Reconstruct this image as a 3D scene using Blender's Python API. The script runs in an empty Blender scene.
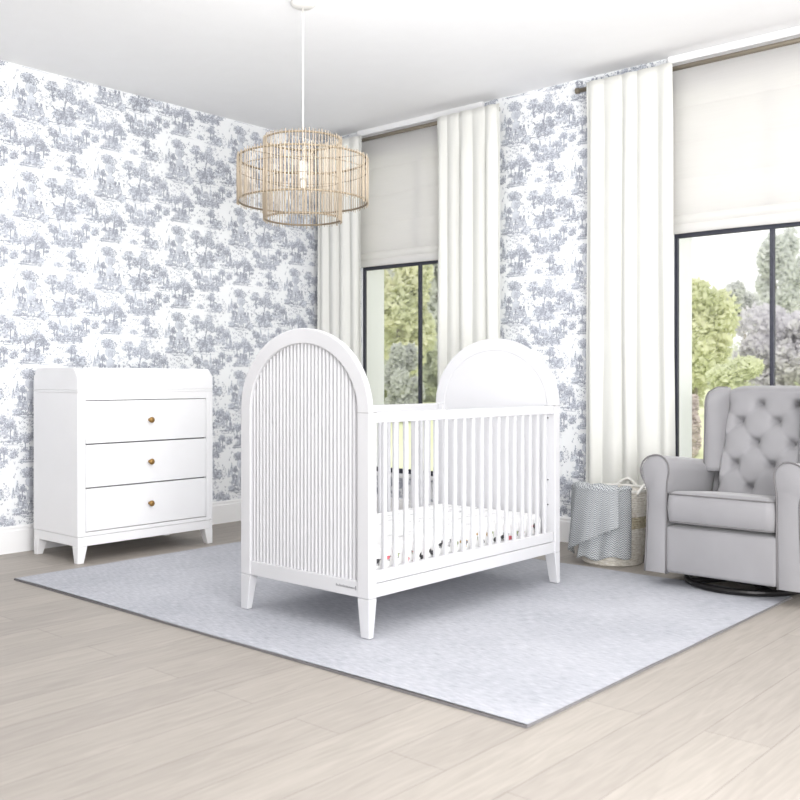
import bpy, math, random
from math import sin, cos, pi, sqrt, radians
from mathutils import Vector, Matrix

scn = bpy.context.scene
COL = scn.collection
R = random.Random(7)

# ------------------------------------------------------------------ room axes
# X runs along the back wall, Y runs along the left wall, camera stands at the origin 1 m up.
XL, YB, ZC = -5.30, 5.06, 2.82
CAM_ROT = math.atan2(.661, .750)
FPX = 952.0


def place(px, py, d):
    """world point seen at a photo pixel at a given depth (used only to measure where things stand)"""
    lat = (px - 400) / FPX * d
    return Vector((-.661 * d + .75 * lat, .75 * d + .661 * lat, 1 + (379 - py) / FPX * d))


# ------------------------------------------------------------------ materials
def srgb(r, g, b):
    f = lambda c: (c / 255 / 12.92) if c / 255 <= .04045 else ((c / 255 + .055) / 1.055) ** 2.4
    return (f(r), f(g), f(b), 1)


def new_mat(name):
    m = bpy.data.materials.new(name)
    m.use_nodes = True
    nt = m.node_tree
    b = nt.nodes['Principled BSDF']
    return m, nt, b


def mat(name, c, rough=.5, metal=0, var=.03, scale=8, bump=0, bscale=200, sheen=0, spec=.5, stretch=(1, 1, 1)):
    m, nt, b = new_mat(name)
    N, L = nt.nodes, nt.links
    tc = N.new('ShaderNodeTexCoord')
    mp = N.new('ShaderNodeMapping')
    mp.inputs['Scale'].default_value = stretch
    L.new(tc.outputs['Object'], mp.inputs['Vector'])
    nz = N.new('ShaderNodeTexNoise')
    nz.inputs['Scale'].default_value = scale
    nz.inputs['Detail'].default_value = 4
    L.new(mp.outputs[0], nz.inputs['Vector'])
    rp = N.new('ShaderNodeValToRGB')
    lo = tuple(max(0, x * (1 - var)) for x in c[:3]) + (1,)
    hi = tuple(min(1, x * (1 + var)) for x in c[:3]) + (1,)
    rp.color_ramp.elements[0].position = .3
    rp.color_ramp.elements[1].position = .7
    rp.color_ramp.elements[0].color = lo
    rp.color_ramp.elements[1].color = hi
    L.new(nz.outputs['Fac'], rp.inputs[0])
    L.new(rp.outputs[0], b.inputs['Base Color'])
    b.inputs['Roughness'].default_value = rough
    b.inputs['Metallic'].default_value = metal
    b.inputs['Specular IOR Level'].default_value = spec
    if sheen:
        b.inputs['Sheen Weight'].default_value = sheen
        b.inputs['Sheen Roughness'].default_value = .4
    if bump:
        n2 = N.new('ShaderNodeTexNoise')
        n2.inputs['Scale'].default_value = bscale
        n2.inputs['Detail'].default_value = 3
        L.new(mp.outputs[0], n2.inputs['Vector'])
        bp = N.new('ShaderNodeBump')
        bp.inputs['Strength'].default_value = bump
        bp.inputs['Distance'].default_value = .004
        L.new(n2.outputs['Fac'], bp.inputs['Height'])
        L.new(bp.outputs[0], b.inputs['Normal'])
    return m


def cloth_mat(name, c, trans=.3, var=.03, weave=600, tint=None, streak=0):
    """thin fabric that lets some light through"""
    m, nt, b = new_mat(name)
    N, L = nt.nodes, nt.links
    out = N['Material Output']
    N.remove(b)
    tc = N.new('ShaderNodeTexCoord')
    mp = N.new('ShaderNodeMapping')
    mp.inputs['Scale'].default_value = (1, 1, 30 if streak else 1)
    L.new(tc.outputs['Object'], mp.inputs['Vector'])
    nz = N.new('ShaderNodeTexNoise')
    nz.inputs['Scale'].default_value = 5
    nz.inputs['Detail'].default_value = 5
    L.new(mp.outputs[0], nz.inputs['Vector'])
    rp = N.new('ShaderNodeValToRGB')
    rp.color_ramp.elements[0].position = .3
    rp.color_ramp.elements[1].position = .7
    rp.color_ramp.elements[0].color = tuple(x * (1 - var) for x in c[:3]) + (1,)
    rp.color_ramp.elements[1].color = tuple(min(1, x * (1 + var)) for x in c[:3]) + (1,)
    L.new(nz.outputs['Fac'], rp.inputs[0])
    wv = N.new('ShaderNodeTexNoise')
    wv.inputs['Scale'].default_value = weave
    L.new(tc.outputs['Object'], wv.inputs['Vector'])
    bp = N.new('ShaderNodeBump')
    bp.inputs['Strength'].default_value = .15
    bp.inputs['Distance'].default_value = .002
    L.new(wv.outputs['Fac'], bp.inputs['Height'])
    d = N.new('ShaderNodeBsdfDiffuse')
    t = N.new('ShaderNodeBsdfTranslucent')
    mx = N.new('ShaderNodeMixShader')
    mx.inputs[0].default_value = trans
    L.new(rp.outputs[0], d.inputs['Color'])
    L.new(bp.outputs[0], d.inputs['Normal'])
    t.inputs['Color'].default_value = tint or c
    L.new(d.outputs[0], mx.inputs[1])
    L.new(t.outputs[0], mx.inputs[2])
    L.new(mx.outputs[0], out.inputs['Surface'])
    return m


def glass_mat():
    m, nt, b = new_mat('window_glass')
    N, L = nt.nodes, nt.links
    out = N['Material Output']
    N.remove(b)
    t = N.new('ShaderNodeBsdfTransparent')
    t.inputs['Color'].default_value = (.995, .995, .995, 1)
    g = N.new('ShaderNodeBsdfGlossy')
    g.inputs['Roughness'].default_value = .02
    fr = N.new('ShaderNodeFresnel')
    fr.inputs['IOR'].default_value = 1.3
    mx = N.new('ShaderNodeMixShader')
    L.new(fr.outputs[0], mx.inputs[0])
    L.new(t.outputs[0], mx.inputs[1])
    L.new(g.outputs[0], mx.inputs[2])
    L.new(mx.outputs[0], out.inputs['Surface'])
    return m


def floor_mat():
    m, nt, b = new_mat('oak_planks')
    N, L = nt.nodes, nt.links
    tc = N.new('ShaderNodeTexCoord')
    mp = N.new('ShaderNodeMapping')
    mp.inputs['Rotation'].default_value = (0, 0, radians(90))
    L.new(tc.outputs['Object'], mp.inputs['Vector'])
    br = N.new('ShaderNodeTexBrick')
    br.offset = .37
    br.inputs['Scale'].default_value = 1
    br.inputs['Brick Width'].default_value = 1.9
    br.inputs['Row Height'].default_value = .19
    br.inputs['Mortar Size'].default_value = .0016
    br.inputs['Mortar Smooth'].default_value = .6
    br.inputs['Bias'].default_value = -.1
    br.inputs['Color1'].default_value = srgb(172, 165, 157)
    br.inputs['Color2'].default_value = srgb(162, 155, 148)
    br.inputs['Mortar'].default_value = srgb(134, 127, 121)
    L.new(mp.outputs[0], br.inputs['Vector'])
    m2 = N.new('ShaderNodeMapping')
    m2.inputs['Scale'].default_value = (14, 1.2, 1)
    L.new(tc.outputs['Object'], m2.inputs['Vector'])
    nz = N.new('ShaderNodeTexNoise')
    nz.inputs['Scale'].default_value = 3
    nz.inputs['Detail'].default_value = 8
    nz.inputs['Distortion'].default_value = 1.2
    L.new(m2.outputs[0], nz.inputs['Vector'])
    rp = N.new('ShaderNodeValToRGB')
    rp.color_ramp.elements[0].position = .3
    rp.color_ramp.elements[1].position = .75
    rp.color_ramp.elements[0].color = (.86, .86, .86, 1)
    rp.color_ramp.elements[1].color = (1.08, 1.08, 1.09, 1)
    L.new(nz.outputs['Fac'], rp.inputs[0])
    mx = N.new('ShaderNodeMix')
    mx.data_type = 'RGBA'
    mx.blend_type = 'MULTIPLY'
    mx.inputs[0].default_value = 1
    L.new(br.outputs['Color'], mx.inputs[6])
    L.new(rp.outputs[0], mx.inputs[7])
    L.new(mx.outputs[2], b.inputs['Base Color'])
    b.inputs['Roughness'].default_value = .5
    b.inputs['Specular IOR Level'].default_value = .35
    return m


def rug_mat():
    m, nt, b = new_mat('woven_rug')
    N, L = nt.nodes, nt.links
    tc = N.new('ShaderNodeTexCoord')
    mp = N.new('ShaderNodeMapping')
    mp.inputs['Scale'].default_value = (14, 110, 1)
    L.new(tc.outputs['Object'], mp.inputs['Vector'])
    nz = N.new('ShaderNodeTexNoise')
    nz.inputs['Scale'].default_value = 1.6
    nz.inputs['Detail'].default_value = 6
    L.new(mp.outputs[0], nz.inputs['Vector'])
    n2 = N.new('ShaderNodeTexNoise')
    n2.inputs['Scale'].default_value = 2.2
    n2.inputs['Detail'].default_value = 3
    L.new(tc.outputs['Object'], n2.inputs['Vector'])
    ad = N.new('ShaderNodeMath')
    ad.operation = 'MULTIPLY_ADD'
    ad.inputs[1].default_value = .35
    L.new(n2.outputs['Fac'], ad.inputs[0])
    L.new(nz.outputs['Fac'], ad.inputs[2])
    rp = N.new('ShaderNodeValToRGB')
    rp.color_ramp.elements[0].position = .45
    rp.color_ramp.elements[1].position = .9
    rp.color_ramp.elements[0].color = srgb(158, 160, 168)
    rp.color_ramp.elements[1].color = srgb(198, 199, 205)
    L.new(ad.outputs[0], rp.inputs[0])
    L.new(rp.outputs[0], b.inputs['Base Color'])
    b.inputs['Roughness'].default_value = .95
    b.inputs['Specular IOR Level'].default_value = .1
    bp = N.new('ShaderNodeBump')
    bp.inputs['Strength'].default_value = .35
    bp.inputs['Distance'].default_value = .004
    L.new(nz.outputs['Fac'], bp.inputs['Height'])
    L.new(bp.outputs[0], b.inputs['Normal'])
    return m


def knit_mat():
    """herringbone knit driven by the cloth's own UVs (metres)"""
    m, nt, b = new_mat('grey_knit')
    N, L = nt.nodes, nt.links
    uv = N.new('ShaderNodeUVMap')
    sp = N.new('ShaderNodeSeparateXYZ')
    L.new(uv.outputs[0], sp.inputs[0])

    def mth(op, a, v=None, w=None):
        n = N.new('ShaderNodeMath')
        n.operation = op
        if hasattr(a, 'links'):
            L.new(a, n.inputs[0])
        else:
            n.inputs[0].default_value = a
        if v is not None:
            if hasattr(v, 'links'):
                L.new(v, n.inputs[1])
            else:
                n.inputs[1].default_value = v
        return n.outputs[0]
    u = mth('MULTIPLY', sp.outputs[0], 34.0)
    tri = mth('PINGPONG', u, .5)
    v = mth('MULTIPLY', sp.outputs[1], 84.0)
    s = mth('ADD', v, mth('MULTIPLY', tri, 2.4))
    w = mth('PINGPONG', s, .5)
    nz = N.new('ShaderNodeTexNoise')
    nz.inputs['Scale'].default_value = 90
    L.new(uv.outputs[0], nz.inputs['Vector'])
    f = mth('ADD', mth('MULTIPLY', w, 1.7), mth('MULTIPLY', nz.outputs['Fac'], .25))
    rp = N.new('ShaderNodeValToRGB')
    rp.color_ramp.elements[0].position = .22
    rp.color_ramp.elements[1].position = .75
    rp.color_ramp.elements[0].color = srgb(112, 117, 122)
    rp.color_ramp.elements[1].color = srgb(208, 211, 213)
    L.new(f, rp.inputs[0])
    L.new(rp.outputs[0], b.inputs['Base Color'])
    b.inputs['Roughness'].default_value = .95
    bp = N.new('ShaderNodeBump')
    bp.inputs['Strength'].default_value = .5
    bp.inputs['Distance'].default_value = .004
    L.new(f, bp.inputs['Height'])
    L.new(bp.outputs[0], b.inputs['Normal'])
    return m


def basket_mat(name, c0, c1, freq):
    m, nt, b = new_mat(name)
    N, L = nt.nodes, nt.links
    tc = N.new('ShaderNodeTexCoord')
    mp = N.new('ShaderNodeMapping')
    mp.inputs['Scale'].default_value = (30, 30, freq)
    L.new(tc.outputs['Object'], mp.inputs['Vector'])
    nz = N.new('ShaderNodeTexNoise')
    nz.inputs['Scale'].default_value = 1.5
    nz.inputs['Detail'].default_value = 3
    L.new(mp.outputs[0], nz.inputs['Vector'])
    rp = N.new('ShaderNodeValToRGB')
    rp.color_ramp.elements[0].position = .3
    rp.color_ramp.elements[1].position = .65
    rp.color_ramp.elements[0].color = c0
    rp.color_ramp.elements[1].color = c1
    L.new(nz.outputs['Fac'], rp.inputs[0])
    L.new(rp.outputs[0], b.inputs['Base Color'])
    b.inputs['Roughness'].default_value = .9
    return m


def leaf_mat(name, c0, c1, scale=1.5, trans=.35):
    m, nt, b = new_mat(name)
    N, L = nt.nodes, nt.links
    out = N['Material Output']
    N.remove(b)
    tc = N.new('ShaderNodeTexCoord')
    nz = N.new('ShaderNodeTexNoise')
    nz.inputs['Scale'].default_value = scale
    nz.inputs['Detail'].default_value = 5
    L.new(tc.outputs['Object'], nz.inputs['Vector'])
    rp = N.new('ShaderNodeValToRGB')
    rp.color_ramp.elements[0].position = .35
    rp.color_ramp.elements[1].position = .65
    rp.color_ramp.elements[0].color = c0
    rp.color_ramp.elements[1].color = c1
    L.new(nz.outputs['Fac'], rp.inputs[0])
    d = N.new('ShaderNodeBsdfDiffuse')
    t = N.new('ShaderNodeBsdfTranslucent')
    mx = N.new('ShaderNodeMixShader')
    mx.inputs[0].default_value = trans
    L.new(rp.outputs[0], d.inputs[0])
    L.new(rp.outputs[0], t.inputs[0])
    L.new(d.outputs[0], mx.inputs[1])
    L.new(t.outputs[0], mx.inputs[2])
    L.new(mx.outputs[0], out.inputs['Surface'])
    return m


M = {}
M['white'] = mat('white_lacquer', srgb(206, 206, 209), .38, var=.008, spec=.4)
M['dresser'] = mat('bright_white_lacquer', srgb(244, 244, 246), .4, var=.008, spec=.4)  # crib's white lacquer, lightened to make up for dimmer light on the dresser
M['trim'] = mat('white_trim', srgb(249, 249, 250), .45, var=.008)
M['ceiling'] = mat('ceiling_paint', srgb(252, 252, 253), .8, var=.01)
M['paper'] = mat('wallpaper_ground', srgb(248, 250, 252), .85, var=.015, scale=2)
M['wash'] = mat('toile_wash', srgb(224, 228, 235), .85, var=.04, scale=5)
M['ink_light'] = mat('toile_light_ink', srgb(200, 203, 212), .85, var=.08, scale=3)
M['ink_dark'] = mat('toile_dark_ink', srgb(166, 170, 182), .85, var=.12, scale=3)
M['floor'] = floor_mat()
M['rug'] = rug_mat()
M['rug_edge'] = mat('rug_binding', srgb(120, 118, 120), .95, var=.1, scale=60)  # edge shadow put into the colour of the rug's thin side
M['frame'] = mat('black_window_frame', srgb(52, 54, 66), .4, var=.05)
M['glass'] = glass_mat()
M['curtain'] = cloth_mat('curtain_linen', srgb(241, 241, 237), .16, .006, tint=srgb(244, 246, 232))
M['shade'] = cloth_mat('roman_shade_linen', srgb(242, 241, 240), .45, .02, tint=srgb(240, 238, 236), streak=1)
M['bronze'] = mat('brushed_bronze', srgb(132, 124, 110), .4, .5, var=.05)
M['brass'] = mat('aged_brass', srgb(156, 122, 72), .35, .75, var=.12, scale=40)
M['gap'] = mat('drawer_shadow_gap', srgb(120, 118, 120), .9, var=.02)  # grey for the painted drawer-gap shade and the crib joint line
M['velvet'] = mat('grey_velvet', srgb(146, 145, 148), .8, var=.035, scale=6, sheen=.35, spec=.2, bump=.05, bscale=500)
M['piping'] = mat('grey_piping', srgb(112, 110, 112), .7, var=.05)
M['black'] = mat('black_metal', srgb(32, 30, 31), .35, .4, var=.05)
M['bamboo'] = mat('bamboo_cane', srgb(178, 164, 145), .6, var=.16, scale=30, stretch=(3, 3, .3))
M['cane_ring'] = mat('bamboo_ring', srgb(122, 110, 92), .6, var=.12, scale=30)
M['cord'] = mat('pale_cord', srgb(228, 226, 222), .6, var=.02)
M['bulb'] = mat('lamp_glass', srgb(244, 240, 230), .2, var=.01)
M['sheet'] = mat('fitted_cotton_sheet', srgb(248, 248, 248), .9, var=.01, bump=.08, bscale=80)
M['p_red'] = mat('print_coral', srgb(214, 108, 118), .9)
M['p_black'] = mat('print_charcoal', srgb(72, 72, 74), .9)
M['p_green'] = mat('print_green', srgb(148, 160, 120), .9)
M['p_ochre'] = mat('print_ochre', srgb(198, 160, 92), .9)
M['p_grey'] = mat('print_grey', srgb(196, 196, 198), .9)
M['mark'] = mat('printed_grey', srgb(120, 120, 124), .6)
M['steel'] = mat('steel_bolt', srgb(120, 120, 122), .35, .8)
M['knit'] = knit_mat()
M['basket'] = basket_mat('cream_rope', srgb(206, 199, 186), srgb(240, 236, 228), 60)
M['basket_band'] = basket_mat('tan_rope', srgb(160, 148, 122), srgb(208, 198, 174), 60)
M['rope'] = mat('white_rope', srgb(236, 234, 229), .9, var=.06, scale=60)
M['bark'] = mat('grey_bark', srgb(150, 144, 136), .95, var=.15, scale=10)
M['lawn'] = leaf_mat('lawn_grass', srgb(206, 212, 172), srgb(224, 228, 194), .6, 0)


# ------------------------------------------------------------------ mesh building
class MB:
    def __init__(s):
        s.v, s.f, s.mi = [], [], []
        s.uv = None

    def add(s, vs, fs, mi=0):
        b = len(s.v)
        s.v.extend([tuple(p) for p in vs])
        s.f.extend([tuple(b + i for i in f) for f in fs])
        s.mi.extend([mi] * len(fs))
        return s

    def box(s, x0, x1, y0, y1, z0, z1, mi=0):
        vs = [(x, y, z) for z in (z0, z1) for y in (y0, y1) for x in (x0, x1)]
        return s.add(vs, [(0, 2, 3, 1), (4, 5, 7, 6), (0, 1, 5, 4), (2, 6, 7, 3), (0, 4, 6, 2), (1, 3, 7, 5)], mi)

    def frustum(s, b, t, z0, z1, mi=0):
        """b, t: (x0,x1,y0,y1) at bottom and top"""
        vs = [(x, y, z0) for y in b[2:] for x in b[:2]] + [(x, y, z1) for y in t[2:] for x in t[:2]]
        return s.add(vs, [(0, 2, 3, 1), (4, 5, 7, 6), (0, 1, 5, 4), (2, 6, 7, 3), (0, 4, 6, 2), (1, 3, 7, 5)], mi)

    def prism(s, pts, axis, a, b, mi=0):
        """pts: outline in the two other axes (order x,y,z without axis)"""
        def mk(p, q):
            l = list(p)
            l.insert(axis, q)
            return tuple(l)
        n = len(pts)
        vs = [mk(p, a) for p in pts] + [mk(p, b) for p in pts]
        fs = [tuple(range(n)), tuple(range(2 * n - 1, n - 1, -1))]
        fs += [(i, i + n, (i + 1) % n + n, (i + 1) % n) for i in range(n)]
        return s.add(vs, fs, mi)

    def tube(s, path, r, n=8, closed=False, mi=0, caps=True):
        P = [Vector(p) for p in path]
        m = len(P)
        rs = r if isinstance(r, (list, tuple)) else [r] * m
        vs = []
        prev = None
        for i in range(m):
            if closed:
                t = P[(i + 1) % m] - P[i - 1]
            else:
                t = P[min(i + 1, m - 1)] - P[max(i - 1, 0)]
            if t.length < 1e-9:
                t = Vector((0, 0, 1))
            t.normalize()
            if prev is None:
                a = Vector((0, 0, 1)) if abs(t.z) < .9 else Vector((1, 0, 0))
                u = t.cross(a).normalized()
            else:
                u = (prev - t * prev.dot(t))
                u = u.normalized() if u.length > 1e-6 else t.orthogonal().normalized()
            prev = u
            w = t.cross(u)
            for k in range(n):
                an = 2 * pi * k / n
                vs.append(P[i] + (u * cos(an) + w * sin(an)) * rs[i])
        fs = []
        for i in range(m if closed else m - 1):
            j = (i + 1) % m
            for k in range(n):
                l = (k + 1) % n
                fs.append((i * n + k, i * n + l, j * n + l, j * n + k))
        if not closed and caps:
            fs.append(tuple(range(n - 1, -1, -1)))
            fs.append(tuple((m - 1) * n + k for k in range(n)))
        return s.add(vs, fs, mi)

    def lathe(s, prof, n=32, c=(0, 0, 0), mi=0, axis='z'):
        vs, fs = [], []
        for (r, z) in prof:
            for k in range(n):
                a = 2 * pi * k / n
                p = (r * cos(a), r * sin(a), z)
                if axis == 'x':
                    p = (z, r * cos(a), r * sin(a))
                if axis == 'y':
                    p = (r * cos(a), z, r * sin(a))
                vs.append((c[0] + p[0], c[1] + p[1], c[2] + p[2]))
        for i in range(len(prof) - 1):
            for k in range(n):
                l = (k + 1) % n
                fs.append((i * n + k, i * n + l, (i + 1) * n + l, (i + 1) * n + k))
        fs.append(tuple(range(n - 1, -1, -1)))
        fs.append(tuple((len(prof) - 1) * n + k for k in range(n)))
        return s.add(vs, fs, mi)

    def grid(s, fn, nu, nv, mi=0):
        vs = [fn(i / nu, j / nv) for j in range(nv + 1) for i in range(nu + 1)]
        fs = [(j * (nu + 1) + i, j * (nu + 1) + i + 1, (j + 1) * (nu + 1) + i + 1, (j + 1) * (nu + 1) + i)
              for j in range(nv) for i in range(nu)]
        return s.add(vs, fs, mi)

    def build(s, name, mats, parent=None, smooth=False, bevel=0, seg=2, subsurf=0, solid=0, loc=None, angle=40):
        me = bpy.data.meshes.new(name)
        me.from_pydata(s.v, [], s.f)
        for m in (mats if isinstance(mats, (list, tuple)) else [mats]):
            me.materials.append(m)
        if any(s.mi):
            me.polygons.foreach_set('material_index', s.mi)
        if s.uv:
            ul = me.uv_layers.new(name='UVMap')
            for lp in me.loops:
                ul.data[lp.index].uv = s.uv[lp.vertex_index]
        me.validate()
        me.update()
        import bmesh
        if not getattr(s, 'raw', False):
            bm = bmesh.new()
            bm.from_mesh(me)
            bmesh.ops.recalc_face_normals(bm, faces=bm.faces)
            bm.to_mesh(me)
            bm.free()
        if smooth:
            me.polygons.foreach_set('use_smooth', [True] * len(me.polygons))
        o = bpy.data.objects.new(name, me)
        COL.objects.link(o)
        if parent:
            o.parent = parent
        if loc:
            o.location = loc
        if solid:
            md = o.modifiers.new('thickness', 'SOLIDIFY')
            md.thickness = solid
            md.offset = 0
        if bevel:
            md = o.modifiers.new('bevel', 'BEVEL')
            md.width = bevel
            md.segments = seg
            md.limit_method = 'ANGLE'
            md.angle_limit = radians(angle)
        if subsurf:
            md = o.modifiers.new('subdiv', 'SUBSURF')
            md.levels = md.render_levels = subsurf
        return o


def empty(name, loc, label, cat, group=None, rz=0):
    o = bpy.data.objects.new(name, None)
    o.empty_display_size = .1
    COL.objects.link(o)
    o.location = loc
    o.rotation_euler = (0, 0, rz)
    return tag(o, label, cat, group)


def tag(o, label, cat, group=None):
    o['label'] = label
    o['category'] = cat
    if group:
        o['group'] = group
    return o


def struct(o, kind='structure'):
    o['kind'] = kind
    return o


def dup(o, parent, loc):
    c = o.copy()
    COL.objects.link(c)
    c.parent = parent
    c.location = loc
    return c


# ------------------------------------------------------------------ toile wallpaper pattern (drawn as thin printed shapes)
TW, TH = .52, .575


def toile_tile():
    r = random.Random(21)
    Q = []   # (quad points, tone)

    def ribbon(pts, w0, w1, tone):
        n = len(pts)
        L = []
        for i, p in enumerate(pts):
            a = pts[max(0, i - 1)]
            b = pts[min(n - 1, i + 1)]
            dx, dy = b[0] - a[0], b[1] - a[1]
            l = math.hypot(dx, dy) or 1
            t = i / (n - 1)
            w = (w0 * (1 - t) + w1 * t) / 2
            L.append(((p[0] - dy / l * w, p[1] + dx / l * w), (p[0] + dy / l * w, p[1] - dx / l * w)))
        for i in range(n - 1):
            Q.append(([L[i][0], L[i][1], L[i + 1][1], L[i + 1][0]], tone))

    def blob(cx, cy, rx, ry, tone=0, k=10, jit=.22):
        pts = []
        for i in range(k):
            a = 2 * pi * i / k
            q = 1 + r.uniform(-jit, jit)
            pts.append((cx + rx * q * cos(a), cy + ry * q * sin(a)))
        for i in range(0, k, 2):   # fan as quads
            Q.append(([(cx, cy), pts[i], pts[(i + 1) % k], pts[(i + 2) % k]], tone))

    def leaves(cx, cy, rx, ry, n, dark=.5, s=.009):
        for _ in range(n):
            a = r.uniform(0, 2 * pi)
            q = sqrt(r.random()) * 1.06
            x, y = cx + rx * q * cos(a), cy + ry * q * sin(a)
            t = r.uniform(0, 2 * pi)
            l = s * r.uniform(.6, 1.3)
            b = r.uniform(-.8, .8)
            pts = [(x, y), (x + l * .55 * cos(t), y + l * .55 * sin(t)), (x + l * .55 * cos(t) + l * .5 * cos(t + b), y + l * .55 * sin(t) + l * .5 * sin(t + b))]
            low = (y - cy) / ry < r.uniform(-.6, .5) or (x - cx) / rx > r.uniform(0, 1)
            ribbon(pts, .0042, .0022, 2 if r.random() < (dark + .25 if low else dark - .25) else 1)

    def crown(cx, cy, rx, ry, n, dark=.5):
        for k in range(4):
            ax, ay = cx + r.uniform(-.5, .5) * rx, cy + r.uniform(-.5, .5) * ry
            q = r.uniform(.45, .7)
            blob(ax, ay, rx * q, ry * q, 0, 10, .3)
            leaves(ax, ay, rx * (q + .15), ry * (q + .2), int(n * .36), dark)
        leaves(cx, cy, rx * 1.12, ry * 1.15, int(n * .35), dark - .1)

    def tree(cx, cy, h, w, lean=0, dark=.5, n=60):
        top = cy + h
        ribbon([(cx, cy), (cx + lean * .4 + r.uniform(-.004, .004), cy + h * .4), (cx + lean, cy + h * .75)], .007, .004, 2)
        for _ in range(3):
            crown(cx + r.uniform(-1.2, 1.2) * w, cy + h * r.uniform(.0, .35), w * .5, h * .09, n // 4, dark)
        ribbon([(cx + lean * .35, cy + h * .35), (cx + lean * .5 + w * .4, cy + h * .6)], .005, .003, 2)
        ribbon([(cx + lean * .35, cy + h * .4), (cx + lean * .5 - w * .4, cy + h * .66)], .005, .003, 1)
        crown(cx + lean, top - h * .22, w, h * .24, n, dark)
        crown(cx + lean + w * .6, top - h * .42, w * .6, h * .15, n // 2, dark)
        crown(cx + lean - w * .65, top - h * .38, w * .55, h * .14, n // 2, dark)

    def ground(cx, cy, L, rows=4):
        for i in range(rows):
            l = L * r.uniform(.5, 1)
            x = cx + r.uniform(-.2, .2) * L
            y = cy - i * .007 + r.uniform(-.003, .003)
            ribbon([(x - l / 2, y), (x, y + r.uniform(-.003, .003)), (x + l / 2, y + r.uniform(-.005, .005))], .004, .0018, r.choice((1, 1, 2)))
        for _ in range(int(L * 60)):
            x = cx + r.uniform(-.5, .5) * L
            tuft(x, cy - r.uniform(0, .025), r.uniform(.01, .02))

    def tuft(x, y, s, n=4):
        for i in range(n):
            a = pi / 2 + r.uniform(-1.1, 1.1)
            ribbon([(x, y), (x + s * cos(a), y + s * sin(a))], .0036, .0016, r.choice((1, 2)))

    def figure(x, y, h, flip=1):
        w = h * .28
        Q.append(([(x - w, y), (x + w, y), (x + w * .35, y + h * .62), (x - w * .35, y + h * .62)], 0))
        for k in range(5):
            u = (k - 2) / 2
            ribbon([(x + w * u, y), (x + w * u * .6, y + h * .35), (x + w * u * .3, y + h * .62)], .004, .002, r.choice((1, 2)))
        ribbon([(x, y + h * .6), (x + flip * w * .9, y + h * .5), (x + flip * w * 1.5, y + h * .66)], .004, .002, 2)
        blob(x, y + h * .75, h * .1, h * .12, 2, 8, .1)
        blob(x, y + h * .88, h * .13, h * .06, 1, 8, .1)

    def animal(x, y, s, flip=1):
        blob(x, y + s * .55, s * .55, s * .26, 0, 10, .1)
        leaves(x, y + s * .55, s * .5, s * .22, 14, .5, .007)
        for k in (-.4, -.28, .3, .42):
            ribbon([(x + s * k, y + s * .4), (x + s * k * 1.05, y)], .005, .003, 2)
        ribbon([(x + flip * s * .45, y + s * .65), (x + flip * s * .65, y + s * .95), (x + flip * s * .85, y + s * .85)], .009, .006, 2)

    def spire(x, y, h, w, n=26):
        Q.append(([(x - w, y), (x + w, y), (x + w * .12, y + h), (x - w * .12, y + h)], 0))
        for _ in range(n):
            t = r.random()
            ww = w * (1 - t)
            u = r.uniform(-ww, ww)
            ribbon([(x + u, y + h * t), (x + u + r.uniform(-.008, .008), y + h * t - .008)], .0042, .002, r.choice((1, 2, 2)))

    def urn(x, y, w, h):
        prof = [(.5, 0), (.5, .08), (.34, .1), (.34, .38), (.44, .4), (.44, .44), (.16, .47), (.14, .54), (.42, .68), (.48, .84), (.36, .93), (.5, 1)]
        for (a, b), (c, d) in zip(prof[:-1], prof[1:]):
            if d > b:
                Q.append(([(x - a * w, y + b * h), (x + a * w, y + b * h), (x + c * w, y + d * h), (x - c * w, y + d * h)], 0))
        for sg in (-1, 1):
            ribbon([(x + sg * a * w, y + b * h) for a, b in prof], .0036, .0036, 1 if sg < 0 else 2)
        for k in range(7):
            u = r.uniform(-.25, .3)
            ribbon([(x + u * w, y + .12 * h), (x + u * w, y + .36 * h)], .003, .002, 1)
            ribbon([(x + u * w, y + .6 * h), (x + u * w * 1.2, y + .86 * h)], .003, .002, r.choice((1, 2)))

    def house(x, y, w, h):
        Q.append(([(x - w, y), (x + w, y), (x + w, y + h * .6), (x - w, y + h * .6)], 0))
        Q.append(([(x - w * 1.15, y + h * .6), (x + w * 1.15, y + h * .6), (x + w * .5, y + h), (x - w * .5, y + h)], 1))
        for u in (-.8, -.3, .3, .8):
            ribbon([(x + u * w, y + .1 * h), (x + u * w, y + .5 * h)], .006, .006, 2)

    # scene 1: stone urn with a mop of foliage, figures round its foot
    urn(.130, .355, .072, .15)
    crown(.130, .525, .058, .034, 70, .62)
    leaves(.130, .523, .05, .028, 26, .8)
    for (x, y, h, f) in ((.062, .335, .075, 1), (.092, .318, .082, -1), (.165, .318, .085, 1), (.192, .332, .07, -1), (.128, .305, .07, 1)):
        figure(x, y, h, f)
    leaves(.130, .345, .085, .055, 80, .6)
    crown(.215, .30, .042, .03, 44)
    crown(.055, .31, .04, .026, 36)
    spire(.045, .40, .085, .017)
    spire(.022, .385, .06, .014, 18)
    tree(.075, .38, .08, .018, 0, .45, 24)
    ground(.13, .295, .2)
    # scene 2: shepherd with animals under a leaning oak
    tree(.335, .345, .205, .055, .02, .55, 84)
    tree(.268, .43, .11, .034, -.01, .45, 40)
    animal(.300, .345, .055, -1)
    animal(.372, .330, .06, 1)
    figure(.335, .335, .075, -1)
    crown(.295, .345, .05, .032, 54, .55)
    crown(.38, .325, .055, .026, 44, .5)
    leaves(.335, .365, .07, .045, 50, .55)
    ground(.335, .312, .19, 5)
    # scene 3: boat and willows
    tree(.452, .385, .105, .034, .01, .42, 42)
    crown(.49, .40, .03, .026, 34, .4)
    Q.append(([(.425, .37), (.505, .372), (.515, .39), (.415, .39)], 0))
    ribbon([(.412, .392), (.43, .37), (.5, .37), (.518, .394)], .005, .004, 1)
    ground(.46, .362, .12, 3)
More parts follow.
